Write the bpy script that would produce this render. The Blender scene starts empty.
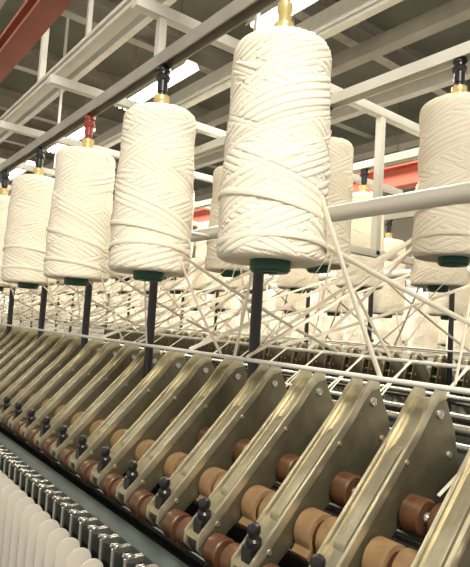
import bpy, math, random
import numpy as np
from mathutils import Vector, Matrix
random.seed(4); rng=np.random.default_rng(4)
S=bpy.context.scene; COL=S.collection
H=1.5   # eye height above the floor; machine coordinates are relative to it
try:
    S.view_settings.view_transform='Standard'
except Exception: pass

# ---------------- materials ----------------
def mat(name,col,rough=.5,metal=0,bump=0,scale=40,var=0.0,emit=None,stretch=None,spec=None):
    m=bpy.data.materials.new(name); m.use_nodes=True
    nt=m.node_tree; b=nt.nodes['Principled BSDF']
    b.inputs['Base Color'].default_value=(*col,1); b.inputs['Roughness'].default_value=rough
    b.inputs['Metallic'].default_value=metal
    if spec is not None: b.inputs['Specular IOR Level'].default_value=spec
    if emit:
        b.inputs['Emission Color'].default_value=(*emit[0],1); b.inputs['Emission Strength'].default_value=emit[1]
    if bump or var:
        tc=nt.nodes.new('ShaderNodeTexCoord'); mp=nt.nodes.new('ShaderNodeMapping')
        if stretch: mp.inputs['Scale'].default_value=stretch
        n=nt.nodes.new('ShaderNodeTexNoise'); n.inputs['Scale'].default_value=scale; n.inputs['Detail'].default_value=5
        nt.links.new(tc.outputs['Object'],mp.inputs[0]); nt.links.new(mp.outputs[0],n.inputs['Vector'])
        if bump:
            bp=nt.nodes.new('ShaderNodeBump'); bp.inputs['Strength'].default_value=bump; bp.inputs['Distance'].default_value=.002
            nt.links.new(n.outputs['Fac'],bp.inputs['Height']); nt.links.new(bp.outputs[0],b.inputs['Normal'])
        if var:
            r=nt.nodes.new('ShaderNodeValToRGB')
            r.color_ramp.elements[0].position=.3; r.color_ramp.elements[1].position=.7
            r.color_ramp.elements[0].color=(*[c*(1-var) for c in col],1); r.color_ramp.elements[1].color=(*[min(1,c*(1+var*.6)) for c in col],1)
            nt.links.new(n.outputs['Fac'],r.inputs[0]); nt.links.new(r.outputs[0],b.inputs['Base Color'])
    return m
M_rov=mat('roving_cotton',(.88,.80,.645),.95,bump=.3,scale=300,stretch=(1,1,4),spec=.1)
M_rovfar=mat('roving_cotton_wound',(.93,.86,.72),.95,bump=.6,scale=26,stretch=(1,1,6),spec=.1)
M_green=mat('green_plastic',(.02,.085,.055),.4)
M_brass=mat('brass_tube',(.58,.46,.20),.35,.4)
M_black=mat('black_plastic',(.012,.011,.011),.3)
M_red=mat('red_plastic',(.26,.035,.022),.4)
M_cream=mat('cream_paint',(.62,.60,.52),.4,var=.08,scale=12)
M_grey=mat('grey_rail_paint',(.34,.315,.26),.42,.2,var=.12,scale=18)
M_pipe=mat('satin_aluminium_pipe',(.78,.75,.67),.36,.2)
M_steel=mat('polished_steel',(.62,.6,.55),.25,.9)
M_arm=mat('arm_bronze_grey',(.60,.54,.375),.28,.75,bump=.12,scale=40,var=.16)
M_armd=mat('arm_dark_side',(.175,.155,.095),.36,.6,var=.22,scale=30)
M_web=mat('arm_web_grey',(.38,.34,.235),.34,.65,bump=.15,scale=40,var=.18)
M_post=mat('black_post',(.02,.018,.02),.4)
M_roll=mat('brown_cot_rubber',(.115,.048,.020),.4,var=.35,scale=50)
M_apron=mat('tan_apron',(.29,.175,.082),.6,var=.3,scale=40,spec=.3)
M_dgreen=mat('dark_green_rail',(.034,.048,.040),.45,var=.25,scale=30)
M_body=mat('machine_body_dark',(.016,.016,.013),.85,var=.3,scale=8,spec=.15)
M_sep=mat('separator_plastic',(.58,.53,.46),.35)
M_redbeam=mat('red_oxide_beam',(.42,.085,.045),.5,var=.15,scale=6)
M_redold=mat('dull_red_beam',(.33,.085,.05),.5,var=.2,scale=6)
M_ceil=mat('ceiling_olive',(.14,.142,.108),.9,var=.35,scale=1.2)
M_beam=mat('ceiling_beam_paint',(.33,.32,.26),.6,var=.12,scale=4)
M_wall=mat('wall_plaster',(.66,.63,.54),.9,var=.08,scale=2)
M_floor=mat('floor_concrete',(.30,.28,.23),.55,var=.2,scale=3)
M_win=mat('window_daylight',(.9,.9,.85),.3,emit=((1,.96,.88),1.2))
M_lamp=mat('fluorescent_tube',(1,1,.95),.3,emit=((1,.96,.86),14))

# ---------------- mesh helpers ----------------
import bmesh
class MB:
    def __init__(s): s.v=[];s.f=[];s.m=[]; s.sm=[]
    def add(s,v,f,mi=0,smooth=False):
        o=len(s.v); s.v+= [tuple(p) for p in v]; s.f+=[tuple(i+o for i in q) for q in f]; s.m+=[mi]*len(f); s.sm+=[smooth]*len(f)
    def box(s,a,b,mi=0):
        x0,y0,z0=a;x1,y1,z1=b
        v=[(x0,y0,z0),(x1,y0,z0),(x1,y1,z0),(x0,y1,z0),(x0,y0,z1),(x1,y0,z1),(x1,y1,z1),(x0,y1,z1)]
        s.add(v,[(0,3,2,1),(4,5,6,7),(0,1,5,4),(1,2,6,5),(2,3,7,6),(3,0,4,7)],mi)
    def cbox(s,c,d,mi=0):
        s.box([c[i]-d[i]/2 for i in range(3)],[c[i]+d[i]/2 for i in range(3)],mi)
    def cyl(s,p,q,r,n=20,mi=0,r2=None):
        s.lathe(p,q,[(0,0),(0,r),(1,r if r2 is None else r2),(1,0)],n,mi)
    def lathe(s,p,q,prof,n=24,mi=0):
        p=Vector(p);q=Vector(q);d=q-p;L=d.length;w=d.normalized()
        a=w.orthogonal().normalized();b=w.cross(a)
        v=[];f=[]
        for t,r in prof:
            r=max(r,1e-5)
            for k in range(n):
                an=2*math.pi*k/n; v.append(p+d*t+a*(r*math.cos(an))+b*(r*math.sin(an)))
        for i in range(len(prof)-1):
            for k in range(n):
                k2=(k+1)%n; f.append((i*n+k,i*n+k2,(i+1)*n+k2,(i+1)*n+k))
        s.add(v,f,mi,True)
    def prism(s,prof,x0,x1,mi=0):   # profile in YZ extruded along X
        n=len(prof); v=[(x0,y,z) for y,z in prof]+[(x1,y,z) for y,z in prof]
        f=[tuple(range(n)),tuple(reversed(range(n,2*n)))]
        for i in range(n):
            j=(i+1)%n; f.append((i,i+n,j+n,j))
        s.add(v,f,mi)
    def ribbon(s,pts,w,t,mi=0,n=8,closed=False,up=None):
        pts=[Vector(p) for p in pts]; v=[];f=[]; N=len(pts)
        for i,p in enumerate(pts):
            d=((pts[(i+1)%N]-pts[i-1]) if closed else (pts[min(i+1,N-1)]-pts[max(i-1,0)])).normalized()
            a=d.cross(Vector((0,1,0.15)) if up is None else up(p)); a=a.normalized() if a.length>1e-4 else Vector((1,0,0)); b=d.cross(a)
            for k in range(n):
                an=2*math.pi*k/n; v.append(p+a*(w*math.cos(an))+b*(t*math.sin(an)))
        for i in range(N if closed else N-1):
            i2=(i+1)%N
            for k in range(n):
                k2=(k+1)%n; f.append((i*n+k,i*n+k2,i2*n+k2,i2*n+k))
        s.add(v,f,mi,True)
    def mesh(s,name,mats,bevel=0):
        me=bpy.data.meshes.new(name); me.from_pydata(s.v,[],s.f)
        for m in mats: me.materials.append(m)
        me.polygons.foreach_set('material_index',s.m); me.polygons.foreach_set('use_smooth',s.sm)
        me.update()
        bm=bmesh.new(); bm.from_mesh(me); bmesh.ops.recalc_face_normals(bm,faces=bm.faces)
        if bevel:
            es=[e for e in bm.edges if len(e.link_faces)==2 and not e.link_faces[0].smooth and e.calc_face_angle(0)>.5]
            bmesh.ops.bevel(bm,geom=es,offset=bevel,segments=2,affect='EDGES',profile=.6)
        bm.to_mesh(me); bm.free()
        try: me.set_sharp_from_angle(angle=math.radians(38))
        except Exception: pass
        return me
def obj(name,me,parent=None,loc=(0,0,0),**kw):
    o=bpy.data.objects.new(name,me); COL.objects.link(o); o.location=loc
    if parent: o.parent=parent
    for k,v in kw.items(): o[k]=v
    return o

# ---------------- room ----------------
def st(name,a,b,m,label):
    mb=MB(); mb.box(a,b); o=obj(name,mb.mesh(name,[m]),kind='structure',label=label,category='room'); return o
RX0,RX1,RY0,RY1,RZ=-12,3.0,-3.0,9.0,H+2.75
st('floor',(RX0-.2,RY0,-.1),(RX1,RY1+.2,0),M_floor,'grey concrete factory floor')
st('ceiling',(RX0-.2,RY0,RZ),(RX1,RY1+.2,RZ+.1),M_ceil,'dark olive factory ceiling')
st('wall_back',(RX0-.2,RY0,0),(RX0,RY1+.2,RZ),M_wall,'pale plaster wall at the end of the hall')
st('wall_side',(RX0,RY1,0),(RX1,RY1+.2,RZ),M_wall,'pale plaster long wall of the hall')
k=1
for i in range(7):
    x=-11+i*1.9
    st('window_%d'%k,(x,RY1-.03,H-.1),(x+1.3,RY1-.001,H+1.1),M_win,'bright daylight window with pale frame'); k+=1
for i in range(4):
    y=.2+i*2.1
    st('window_%d'%k,(RX0+.001,y,H-.1),(RX0+.03,y+1.4,H+1.1),M_win,'bright daylight window with pale frame'); k+=1
k=1
for i in range(9):     # cross beams
    x=-11.2+i*1.35
    mb=MB(); zt=RZ-.02
    mb.box((x-.05,RY0,zt-.05),(x+.05,RY1,zt+.02)); mb.box((x-.012,RY0,zt-.20),(x+.012,RY1,zt-.05)); mb.box((x-.05,RY0,zt-.225),(x+.05,RY1,zt-.20))
    obj('trim_%d'%k,mb.mesh('beam',[M_beam if i%2 else M_grey]),kind='structure',label='painted steel ceiling cross beam',category='beam'); k+=1
for y,z,w,m in ((.9,2.32,.05,M_beam),(1.9,2.36,.03,M_cream),(2.9,2.3,.035,M_cream),(3.5,2.30,.06,M_beam),(4.5,2.36,.05,M_cream),(5.6,2.32,.10,M_beam),(7.6,2.3,.1,M_beam)):
    mb=MB(); z+=H
    mb.prism([(y-w,z),(y-w,z+.12),(y-w+.02,z+.12),(y-w+.02,z+.02),(y+w-.02,z+.02),(y+w-.02,z+.12),(y+w,z+.12),(y+w,z)],RX0,RX1)
    obj('trim_%d'%k,mb.mesh('purlin',[m]),kind='structure',label='pale painted channel running along the ceiling',category='beam'); k+=1

# lights
mb=MB(); mb.prism([(-.075,0),(-.05,.05),(.05,.05),(.075,0),(.068,0),(.045,.043),(-.045,.043),(-.068,0)],-.62,.62,0)
housing=mb.mesh('light_housing',[M_cream])
mb=MB(); mb.cyl((-.6,0,.015),(.6,0,.015),.017); tubes=mb.mesh('light_tube',[M_lamp])
mb=MB(); mb.cyl((0,0,.05),(0,0,.76),.006,8); rods=mb.mesh('light_rod',[M_steel])
for y in (2.2,5.2,-.6):
    for x in (-2.2,-4.2,-6.2,-8.2,-10.2,-.4):
        e=obj('fluorescent_light',None,loc=(x,y,H+2.0),label='twin-tube fluorescent fitting hanging from the ceiling',category='ceiling light',group='fluorescent fittings under the ceiling')
        obj('lamp_housing',housing,e)
        for s in (-.026,.026): obj('fluorescent_tube',tubes,e,(0,s,0))
        for s in (-.4,.4): obj('suspension_rod',rods,e,(s,0,0))
def area(loc,size,en,rot=(0,0,0),col=(1,.95,.85)):
    l=bpy.data.lights.new('lamp','AREA'); l.shape='RECTANGLE'; l.size=size[0]; l.size_y=size[1]; l.energy=en; l.color=col
    o=bpy.data.objects.new('ceiling_area_lamp',l); COL.objects.link(o); o.location=loc; o.rotation_euler=rot
area((.9,-.4,H+1.7),(1.1,.6),80,(math.radians(22),math.radians(28),0))
area((-3.5,2.2,H+1.9),(5,.4),210)
area((-3.2,1.2,H+1.0),(5,.3),45)
area((-8,2.6,H+1.9),(5,.8),190)
area((-4,5.2,H+1.9),(8,.8),300)
w=bpy.data.worlds.new('hall_ambient'); S.world=w; w.use_nodes=True
w.node_tree.nodes['Background'].inputs[0].default_value=(1,.96,.87,1); w.node_tree.nodes['Background'].inputs[1].default_value=.70

# ---------------- wound roving package ----------------
PH=.312; PR=.0725
def package(name,NT,NZ,seed,groups,bw=.0100):
    r=np.random.default_rng(seed)
    th=np.arange(NT)/NT*2*np.pi; z=np.linspace(0,1,NZ)*PH
    hgt=np.zeros((NZ,NT))
    for g in range(groups):
        sgn=1 if r.random()<.55 else -1
        sl=sgn*(r.uniform(.16,.25) if r.random()>.15 else r.uniform(.03,.30))/(2*np.pi)
        z0=r.uniform(-.09,PH+.07); t0=r.uniform(0,2*np.pi); ln=r.uniform(.35,.75)*2*np.pi
        n=r.integers(1,5); base=r.uniform(0,.0014)
        dth=(th-t0)%(2*np.pi); inside=dth<ln
        fade=np.clip(np.minimum(dth,ln-dth)/.35,0,1)
        wob=.0014*np.sin(th*2+r.uniform(0,6))
        for i in range(n):
            bb=bw*r.uniform(.85,1.08)
            c=z0+i*bw*r.uniform(.98,1.15)+sl*(dth-ln/2)+wob
            d=(z[:,None]-c[None,:])/(bb/2)
            m=(np.abs(d)<1)&inside[None,:]
            prof=(1-np.abs(d)**5)*.0021-.0017+base*fade[None,:]+.0004
            hgt=np.where(m,prof,hgt)
    u=z/PH
    rad=PR*(1.0+.036*np.cos(np.pi*u))
    sh=.018
    e=np.clip((z-(PH-sh))/sh,0,1); rad=rad-.017*(1-np.sqrt(np.clip(1-e**2,0,1)))
    e=np.clip((.010-z)/.010,0,1); rad=rad-.009*(1-np.sqrt(np.clip(1-e**2,0,1)))
    R=rad[:,None]+hgt+.0012*np.sin(th[None,:]*2+z[:,None]*22)+.0008*np.sin(z[:,None]*75+2*np.sin(th[None,:]))
    X=R*np.cos(th);Y=R*np.sin(th);Z=np.repeat(z[:,None],NT,1)
    Z=Z+np.clip((z[:,None]-(PH-sh))/sh,0,1)*(hgt*1.5+.003*np.sin(th[None,:]+seed))
    v=np.stack([X,Y,Z],-1).reshape(-1,3)
    rings=[]
    for zz,rr in ((PH+.003,.6),(PH+.002,.18)): rings.append(np.stack([rr*PR*np.cos(th),rr*PR*np.sin(th),np.full(NT,zz)],-1))
    vb=np.stack([.25*PR*np.cos(th),.25*PR*np.sin(th),np.full(NT,.004)],-1)
    v=np.concatenate([v]+rings+[vb]); a=np.arange(NT); b=(a+1)%NT
    F=[]
    order=list(range(NZ))+[NZ,NZ+1]
    for i in range(len(order)-1):
        F.append(np.stack([order[i]*NT+a,order[i]*NT+b,order[i+1]*NT+b,order[i+1]*NT+a],-1))
    F.append(np.stack([(NZ+2)*NT+a,(NZ+2)*NT+b,b,a],-1))
    F=np.concatenate(F)
    return v.tolist(),F.tolist()
def pkmesh(name,*a,**k):
    v,F=package(name,*a,**k)
    me=bpy.data.meshes.new(name); me.from_pydata(v,[],F)
    me.polygons.foreach_set('use_smooth',[True]*len(me.polygons)); me.update(); me.materials.append(M_rov)
    return me
packs=[pkmesh('roving_package',340,300,s,320) for s in (1,2,3)]
packs_mid=[pkmesh('roving_package_mid',130,130,s,260) for s in (5,6)]
FLP=[(0,0),(0,.027),(.25,.029),(.8,.029),(1,.025),(1,.013),(.4,.012),(.4,0)]
v,F=package('far',40,60,9,80)
mb=MB(); mb.add(v,F,0,True); mb.lathe((0,0,.008),(0,0,-.016),FLP,16,1); far=mb.mesh('roving_spool_far',[M_rovfar,M_green])
mb=MB(); mb.lathe((0,0,.006),(0,0,-.014),FLP,28); flange=mb.mesh('bobbin_flange',[M_green])
mb=MB(); mb.lathe((0,0,PH-.01),(0,0,PH+.035),[(0,0),(0,.013),(.75,.013),(.8,.015),(1,.015),(1,0)],24)
tube=mb.mesh('bobbin_tube',[M_brass])
def hanger(colm):
    mb=MB(); t=PH
    mb.lathe((0,0,t+.030),(0,0,t+.102),[(0,0),(0,.008),(.18,.008),(.2,.0105),(.5,.0105),(.52,.0135),(.62,.015),(.68,.0115),(.74,.0115),(.78,.0145),(.9,.013),(.92,.006),(1,.006),(1,0)],24,0)
    return mb.mesh('bobbin_hanger',[colm])
hang_b=hanger(M_black); hang_r=hanger(M_red)
mb=MB(); mb.lathe((0,0,PH+.01),(0,0,PH+.102),[(0,0),(0,.0095),(.45,.0095),(.5,.012),(.6,.012),(.63,.008),(1,.007),(1,0)],20,0); hang_g=mb.mesh('bobbin_hanger_brass',[M_brass])

# ---------------- spinning frame ----------------
XL=-8.2; XR=.9; CY=1.21
frame=obj('spinning_frame',None,loc=(-3.6,CY,0),label='ring spinning frame with bronze-grey drafting arms and overhead creel',category='spinning machine')
OFF=Vector(frame.location)
def fpart(name,mb,mats,bevel=0,loc=(0,0,0),par=None,**kw):
    return obj(name,mb.mesh(name,mats,bevel),par or frame,Vector(loc)-OFF if par is None else loc,**kw)
def rail(name,y0,y1,z0,z1,m,bev=.002,x0=XL,x1=XR,**kw):
    mb=MB(); mb.box((x0,y0,z0+H),(x1,y1,z1+H)); return fpart(name,mb,[m],bev,**kw)
def rod(name,y,z,r,m,x0=XL,x1=XR,n=20,**kw):
    mb=MB(); mb.cyl((x0,y,z+H),(x1,y,z+H),r,n); return fpart(name,mb,[m],**kw)
Yr=[.503,.985,1.435,1.917]; Zb=[.088,.153,.143,.078]
GAP=.092
for i,y in enumerate(Yr):
    zt=Zb[i]+PH+GAP
    mb=MB(); w=.013 if i in(0,3) else .016; h=.025
    mb.prism([(-w,0),(-w,h),(w,h),(w,0),(w-.003,0),(w-.003,h-.003),(-w+.003,h-.003),(-w+.003,0)],XL,XR)
    fpart('creel_rail',mb,[M_grey if i in(0,3) else M_cream],0,(0,y,zt+H),label='grey metal creel rail' if i in(0,3) else 'cream creel rail')
rod('guide_pipe',.75,.215,.0155,M_pipe,label='thick satin metal creel pipe')
rod('guide_pipe',1.67,.215,.0155,M_pipe,label='thick satin metal creel pipe')
rod('guide_rod',.575,-.058,.0034,M_pipe,label='thin polished roving guide rod')
rod('guide_rod',.80,-.045,.0035,M_pipe); rod('guide_rod',1.62,-.045,.0035,M_pipe); rod('guide_rod',1.845,-.058,.0038,M_pipe)
for y,z in ((.74,-.13),(.86,-.18),(1.05,-.16),(1.36,-.16)): rod('clearer_rod',y,z,.008,M_steel,n=14)
x=-.945; n=0
while x>XL:
    z=.60+H
    mb=MB(); mb.box((x-.012,.44,z),(x+.012,1.98,z+.024)); fpart('creel_cross_arm',mb,[M_cream],.002)
    if n%3==0:
        mb=MB(); mb.box((x-.010,CY-.010,H+.21),(x+.010,CY+.010,z)); fpart('centre_post',mb,[M_cream],.002)
        mb=MB(); mb.box((x-.010,.75,H+.205),(x+.010,1.67,H+.225)); fpart('pipe_brace',mb,[M_cream],.002)
        for yy in (Yr[0],Yr[3]):
            mb=MB(); mb.box((x-.008,yy-.008,.516+H),(x+.008,yy+.008,z)); fpart('rail_bracket',mb,[M_cream])
    x-=.48; n+=1
for side,y in ((0,.60),(1,1.82)):
    for kk in range(0,18 if side==0 else 20):
        x=-.712-.36*kk
        if x<XL: break
        yp=.75 if side==0 else 1.67
        mb=MB(); mb.lathe((x,y,-.32+H),(x,y,.225+H),[(0,0),(0,.0095),(1,.0095),(1,0)],14)
        mb.cyl((x,y,.205+H),(x,yp,.205+H),.0045,10,mi=1)
        fpart('creel_post',mb,[M_post,M_pipe])
mb=MB(); mb.box((XL,.66,.05),(XR,1.76,H-.36)); mb.box((XL,.60,H-.36),(XR,1.82,H-.30))
fpart('machine_body',mb,[M_body],.003)
RL={'back':(.553,-.199,.0205),'mid':(.494,-.242,.0245),'front':(.434,-.286,.0195)}
for s in (0,1):
    f=(lambda y:y) if s==0 else (lambda y:2*CY-y)
    mb=MB(); pr=[(.405,-.355),(.405,-.335),(.60,-.278),(.655,-.278),(.655,-.355)]
    mb.prism([(f(a),b+H) for a,b in pr],XL,XR); fpart('roller_beam',mb,[M_body],.002)
    a,b=sorted((f(.368),f(.402))); rail('lappet_rail',a,b,-.352,-.303,M_dgreen,.004,label='dark green painted steel rail')
    for yy,zz,rr in ((.575,-.232,.0100),(.516,-.284,.0100),(.450,-.318,.0100)):
        rod('fluted_roller',f(yy),zz,rr,M_steel,n=16)
    a,b=sorted((f(.24),f(.36))); rail('ring_rail',a,b,-.62,-.585,M_grey)
    a,b=sorted((f(.27),f(.36))); rail('spindle_rail',a,b,-.95,-.85,M_dgreen)
for x in (XL+.1,-5,-2,XR-.1):
    mb=MB(); mb.box((x-.05,.32,0),(x+.05,2.1,.12)); mb.box((x-.03,.41,.12),(x+.03,.66,H-.355)); fpart('machine_foot',mb,[M_dgreen])

# ---------- drafting arm ----------
def armmesh():
    mb=MB(); W=.0160
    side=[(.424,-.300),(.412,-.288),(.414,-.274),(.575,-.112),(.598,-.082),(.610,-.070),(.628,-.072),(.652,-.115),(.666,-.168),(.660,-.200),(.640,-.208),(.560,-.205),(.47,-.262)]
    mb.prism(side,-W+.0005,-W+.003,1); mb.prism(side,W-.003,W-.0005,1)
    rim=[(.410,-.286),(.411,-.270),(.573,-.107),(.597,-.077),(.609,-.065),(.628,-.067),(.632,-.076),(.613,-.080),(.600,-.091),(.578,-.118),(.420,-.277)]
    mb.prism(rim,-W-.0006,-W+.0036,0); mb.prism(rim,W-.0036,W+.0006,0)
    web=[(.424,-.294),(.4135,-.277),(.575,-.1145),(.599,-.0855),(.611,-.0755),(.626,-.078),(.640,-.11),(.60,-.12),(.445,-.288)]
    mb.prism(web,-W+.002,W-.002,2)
    for y,z,r in ((.640,-.145,.0050),(.552,-.145,.0035),(.440,-.258,.0040)):
        mb.lathe((-W-.0018,y,z),(W+.0018,y,z),[(0,0),(0,r*.8),(.06,r),(.94,r),(1,r*.8),(1,0)],12)
    return mb.mesh('drafting_arm',[M_arm,M_armd,M_web],.0005)
def levermesh():
    mb=MB()
    mb.prism([(.470,-.236),(.460,-.230),(.461,-.223),(.545,-.139),(.560,-.130),(.566,-.136)],-.0080,.0080,0)
    return mb.mesh('arm_lever',[M_web],.0014)
mb=MB(); mb.lathe((-.0190,.616,-.094),(.0190,.616,-.094),[(0,0),(0,.0055),(.06,.0065),(.94,.0065),(1,.0055),(1,0)],16); B=mb.mesh('pivot_bolt',[M_steel])
mb=MB()
mb.lathe((-.000,.430,-.264),(.006,.424,-.226),[(0,0),(0,.0075),(.15,.0092),(.5,.0092),(.57,.0066),(.64,.0064),(.72,.0080),(.86,.0082),(.96,.006),(1,0)],16)
mb.cbox((.000,.428,-.264),(.016,.018,.020))
K=mb.mesh('pressure_knob',[M_black])
def roller(y,z,r,m,s,w=.0240):
    mb=MB(); c=.0205*s; d=(.0205+w)*s
    mb.lathe((c,y,z),(d,y,z),[(0,0),(0,r*.90),(.08,r),(.92,r),(1,r*.90),(1,r*.5),(.96,r*.46),(.96,0)],26)
    return mb.mesh('top_roller',[m])
def hub(y,z,r):
    mb=MB(); mb.lathe((-.0475,y,z),(.0475,y,z),[(0,0),(0,r*.26),(.03,r*.34),(.97,r*.34),(1,r*.26),(1,0)],14)
    return mb.mesh('roller_axle',[M_steel])
def apron(s):
    mb=MB(); y,z,r=RL['mid']; c=.0200*s; d=.0455*s
    pr=[]
    for k in range(17):
        a=math.radians(20+220*k/16); pr.append((y+.004+r*math.cos(a),z+.002+r*math.sin(a)))
    for k in range(9):
        a=math.radians(200+160*k/8); pr.append((y-.012+.012*math.cos(a),z-.014+.012*math.sin(a)))
    cy=sum(p[0] for p in pr)/len(pr); cz=sum(p[1] for p in pr)/len(pr)
    pr.sort(key=lambda p:math.atan2(p[1]-cz,p[0]-cy))
    mb.prism(pr,min(c,d),max(c,d))
    mb.cyl((d-.001*s,y+.003,z+.001),(d+.0012*s,y+.003,z+.001),r*.78,20,mi=1)
    me=mb.mesh('apron',[M_apron,M_roll],.0006); return me
A=armmesh();L=levermesh()
feeds=[]
for s in (-1,1):
    mb=MB(); mb.ribbon([(s*.052,.80,-.042),(s*.046,.72,-.095),(s*.040,.64,-.152),(s*.035,.588,-.182)],.0022,.0008); feeds.append(mb.mesh('roving_feed',[M_rov]))
parts=[('arm_lever',L,None),('pivot_bolt',B,None),('pressure_knob',K,'black plastic knob')]
for nm in ('back','front'):
    for s in (-1,1): parts.append(('top_roller',roller(*RL[nm],M_roll,s),'brown rubber-covered roller'))
for s in (-1,1): parts.append(('apron',apron(s),'tan leather-like apron band'))
for nm in RL: parts.append(('roller_axle',hub(*RL[nm]),None))
for fm in feeds: parts.append(('roving_feed',fm,'cream roving strand'))
def mirror_me(me):
    m2=me.copy()
    for v in m2.vertices: v.co.y=2*CY-v.co.y
    m2.flip_normals(); return m2
A2=mirror_me(A); L2=mirror_me(L)
def place_arm(x,side=0):
    o=obj('drafting_arm',A if side==0 else A2,frame,Vector((x,0,H))-OFF,label='bronze-grey metal drafting arm')
    if side==1:
        obj('arm_lever',L2,o); return
    for n,me,lab in parts:
        c=obj(n,me,o)
        if lab: c['label']=lab
for n in range(-1,23): place_arm(-.39-.1*n)
for n in range(0,36): place_arm(-.30-.1*n,side=1)
mb=MB(); mb.box((-.005,.350,-.311),(.005,.370,-.304)); mb.lathe((0,.355,-.306),(0,.341,-.300),[(0,0),(0,.0046),(.5,.0046),(.6,.0032),(1,.0028),(1,0)],12)
mb.cyl((0,.345,-.306),(0,.345,-.345),.0030,10)
lap=mb.mesh('thread_guide',[M_steel])
mb=MB(); pr=[(.306,-.43),(.306,-.303)]
for k2 in range(13):
    a=math.pi*k2/12; pr.append((.290+.016*math.cos(a),-.303+.016*math.sin(a)))
pr+=[(.274,-.43)]; mb.prism(pr,-.0010,.0010); sep=mb.mesh('separator_plate',[M_sep],.0005)
for n in range(50):
    x=-.42-.036*n
    obj('thread_guide',lap,frame,Vector((x,0,H))-OFF,label='small steel thread guide')
    obj('separator_plate',sep,frame,Vector((x-.018,0,H))-OFF,label='pale plastic separator plate')
mb=MB(); mb.box((XL,.25,H-.45),(XR,.352,H-.425)); fpart('separator_bar',mb,[M_dgreen])

# ---------------- spools ----------------
U=random.uniform
def strand(mbx,p,q,sag=.0,w=.0040):
    p=Vector(p);q=Vector(q); pts=[]
    for i in range(11):
        t=i/10; c=p.lerp(q,t); c.z-=sag*4*t*(1-t); pts.append(c)
    mbx.ribbon(pts,w,.0008)
def spool(x,y,zb,lod,row,idx,strands=()):
    base=Vector((x,y,zb+H)); rz=random.uniform(0,6.28)
    lab='cream cotton roving spool hanging from the creel rail'
    grp='roving spools hanging from the creel'
    if lod==2:
        o=obj('roving_spool',far,loc=base,label='cream roving spool on the further creel',category='spool',group=grp); o.rotation_euler.z=rz; return o
    e=obj('roving_spool',None,loc=base,label=lab,category='spool',group=grp)
    if row==0: e['label']='large cream cotton roving spool with criss-cross winding and green bottom flange'
    me=packs[idx%3] if lod==0 else packs_mid[idx%2]
    o=obj('roving_package',me,e); o.rotation_euler.z=rz
    if lod==0:
        for zc,amp,ph in ((U(.07,.10),U(.012,.022),U(4,5.5)),(U(.018,.04),U(.008,.014),U(3.5,6))):
            mb=MB(); pts=[]
            for k in range(72):
                a=2*math.pi*k/72; rr=PR+.0045+.0015*math.cos(a-ph)
                pts.append((rr*math.cos(a),rr*math.sin(a),zc+amp*math.cos(a-ph)))
            mb.ribbon(pts,.0044,.0008,closed=True,up=lambda p:Vector((p.x,p.y,0)))
            obj('loose_wrap',mb.mesh('loose_wrap',[M_rov]),e)
    obj('bobbin_flange',flange,e,label='dark green plastic flange'); obj('bobbin_tube',tube,e,label='brass-coloured tube end')
    for i,(p,q,s) in enumerate(strands):
        mb=MB(); strand(mb,Vector(p)-base+Vector((0,0,H)),Vector(q)-base+Vector((0,0,H)),s)
        obj('roving_strand',mb.mesh('roving_strand',[M_rov]),e)
    return e
def hang(x,y,zb,me,lab=None):
    o=obj('bobbin_hanger',me,frame,Vector((x,y,zb+H))-OFF)
    if lab: o['label']=lab
def web(x,y,zb,ty,tz,offs,w=0):
    out=[]
    for d in offs:
        s=1 if d>0 else -1
        dy=.025 if ty>y else -.025
        out.append(((x+s*.066,y+dy,zb+.02+.08*abs(d)),(x+d+U(-.02,.02),ty,tz+.004),.008))
    return out
X0=[-.573,-.922,-1.28,-1.65,-2.02,-2.38,-2.74]
for i,x in enumerate(X0):
    zb=Zb[0]-.003*i
    if i==0: st_=[((x+.07,.525,zb+.09),(x+.14,.575,-.055),.004),((x-.066,.53,zb+.02),(x-.16,.575,-.055),.004),((x+.05,.555,zb+.03),(x+.29,.80,-.041),.006)]
    else: st_=web(x,.503,zb,.575,-.058,(-.13,.14))+web(x,.503,zb,.80,-.045,(-.22,.22))
    spool(x,.503,zb,0,0,i,st_)
    hang(x,.503,zb,hang_g if i==0 else hang_r if i==2 else hang_b,'brass bobbin hanger' if i==0 else 'red bobbin hanger' if i==2 else 'black bobbin hanger')
for i in range(11):
    x=-.58-.36*i; zb=Zb[1]
    st_=web(x,.985,zb,.80,-.045,(-.36,-.18,.18,.36))+web(x,.985,zb,.575,-.058,(-.31,-.13,.23))
    spool(x,.985,zb,0 if i<4 else 1,1,i,st_); hang(x,.985,zb,hang_b)
for i in range(18):
    x=-.60-.29*i; zb=Zb[2]
    spool(x,1.435,zb,1,2,i,web(x,1.435,zb,1.62,-.045,(-.29,.29))+web(x,1.435,zb,.80,-.045,(-.25,.25))); hang(x,1.435,zb,hang_b)
for i in range(20):
    x=-.85-.29*i; zb=Zb[3]
    spool(x,1.917,zb,1,3,i,web(x,1.917,zb,1.845,-.058,(-.15,.15))); hang(x,1.917,zb,hang_b)

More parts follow.
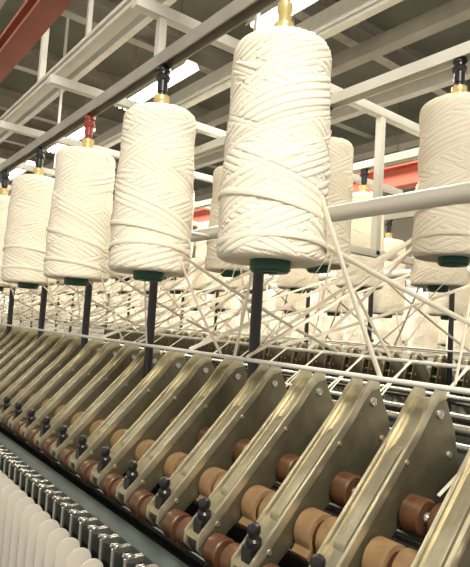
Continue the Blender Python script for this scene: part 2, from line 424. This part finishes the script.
# ---------------- further frames ----------------
def further(y0,zlow,x0,step,n):
    f2=obj('spinning_frame',None,loc=(-4,y0+.7,0),label='further ring spinning frame carrying rows of cream spools',category='spinning machine')
    O2=Vector(f2.location)
    def p2(n,mb,m,bev=0,**k): return obj(n,mb.mesh(n,[m],bev),f2,-O2,**k)
    mb=MB(); mb.box((-10.5,y0+.15,.05),(.5,y0+1.25,H-.42)); p2('machine_body',mb,M_body)
    for y,zb in ((y0,zlow),(y0+.45,zlow+.06),(y0+.95,zlow+.06),(y0+1.4,zlow)):
        mb=MB(); mb.box((-10.5,y-.014,zb+PH+GAP+H),(.5,y+.014,zb+PH+GAP+.025+H)); p2('creel_rail',mb,M_cream)
        for i in range(n):
            x=x0-step*i
            spool(x,y,zb,2,4,i)
            if y<3.5: obj('bobbin_hanger',hang_b,f2,Vector((x,y,zb+H))-O2)
    x=-1.2
    while x>-10.4:
        mb=MB(); mb.box((x-.013,y0-.06,H+zlow+PH+.18),(x+.013,y0+1.46,H+zlow+PH+.206)); p2('creel_cross_arm',mb,M_cream)
        mb=MB(); mb.box((x-.011,y0+.69,H-.45),(x+.011,y0+.71,H+zlow+PH+.18)); p2('centre_post',mb,M_cream); x-=1.44
    mb=MB(); mb.cyl((-10.5,y0+.05,H-.2),(.5,y0+.05,H-.2),.006,10); p2('guide_rod',mb,M_steel)
further(2.55,-.11,-1.0,.22,36)
further(5.2,-.06,-2.5,.34,18)

# ---------------- overhead tracks ----------------
def track(y,z,hh,ww,m,lab,xs):
    e=obj('overhead_track',None,loc=(-3,y,z+H),label=lab,category='overhead rail')
    mb=MB(); a=ww/2
    mb.prism([(-a,0),(a,0),(a,.012),(.006,.012),(.006,hh-.012),(a,hh-.012),(a,hh),(-a,hh),(-a,hh-.012),(-.006,hh-.012),(-.006,.012),(-a,.012)],-8,3.5)
    obj('track_beam',mb.mesh('track_beam',[m],.001),e)
    for x in xs:
        mb=MB(); mb.box((x+3-.010,-.010,hh),(x+3+.010,.010,RZ-z-H)); obj('track_hanger',mb.mesh('track_hanger',[M_cream]),e)
track(.395,.74,.06,.06,M_redold,'dull red painted steel overhead track',(-2.59,-5))
track(2.9,.93,.14,.09,M_redbeam,'red oxide painted steel overhead track',(-3.2,-6))
track(.56,.75,.035,.035,M_cream,'cream painted steel overhead rail',(-1.9,-4.5))
track(1.5,1.15,.035,.035,M_cream,'cream painted steel overhead rail',(-1.9,-4.5,-7))
track(.9,1.2,.035,.035,M_cream,'cream painted steel overhead rail',(-2.4,-5.5))

# ---------------- camera ----------------
az=math.radians(37.7); th=math.radians(4.2); r=math.radians(3.6)
Fh=Vector((-math.cos(az),math.sin(az),0)); R=Vector((math.sin(az),math.cos(az),0)); Z=Vector((0,0,1))
F=Fh*math.cos(th)+Z*math.sin(th); Uc=Z*math.cos(th)-Fh*math.sin(th)
xi=R*math.cos(r)+Uc*math.sin(r); yi=-R*math.sin(r)+Uc*math.cos(r)
M=Matrix((xi,yi,-F)).transposed().to_4x4(); M.translation=Vector((0,0,H))
cd=bpy.data.cameras.new('camera'); cam=bpy.data.objects.new('camera',cd); COL.objects.link(cam); cam.matrix_world=M
cd.sensor_fit='HORIZONTAL'; cd.sensor_width=36; cd.lens=545/470*36; cd.clip_start=.02
S.camera=cam
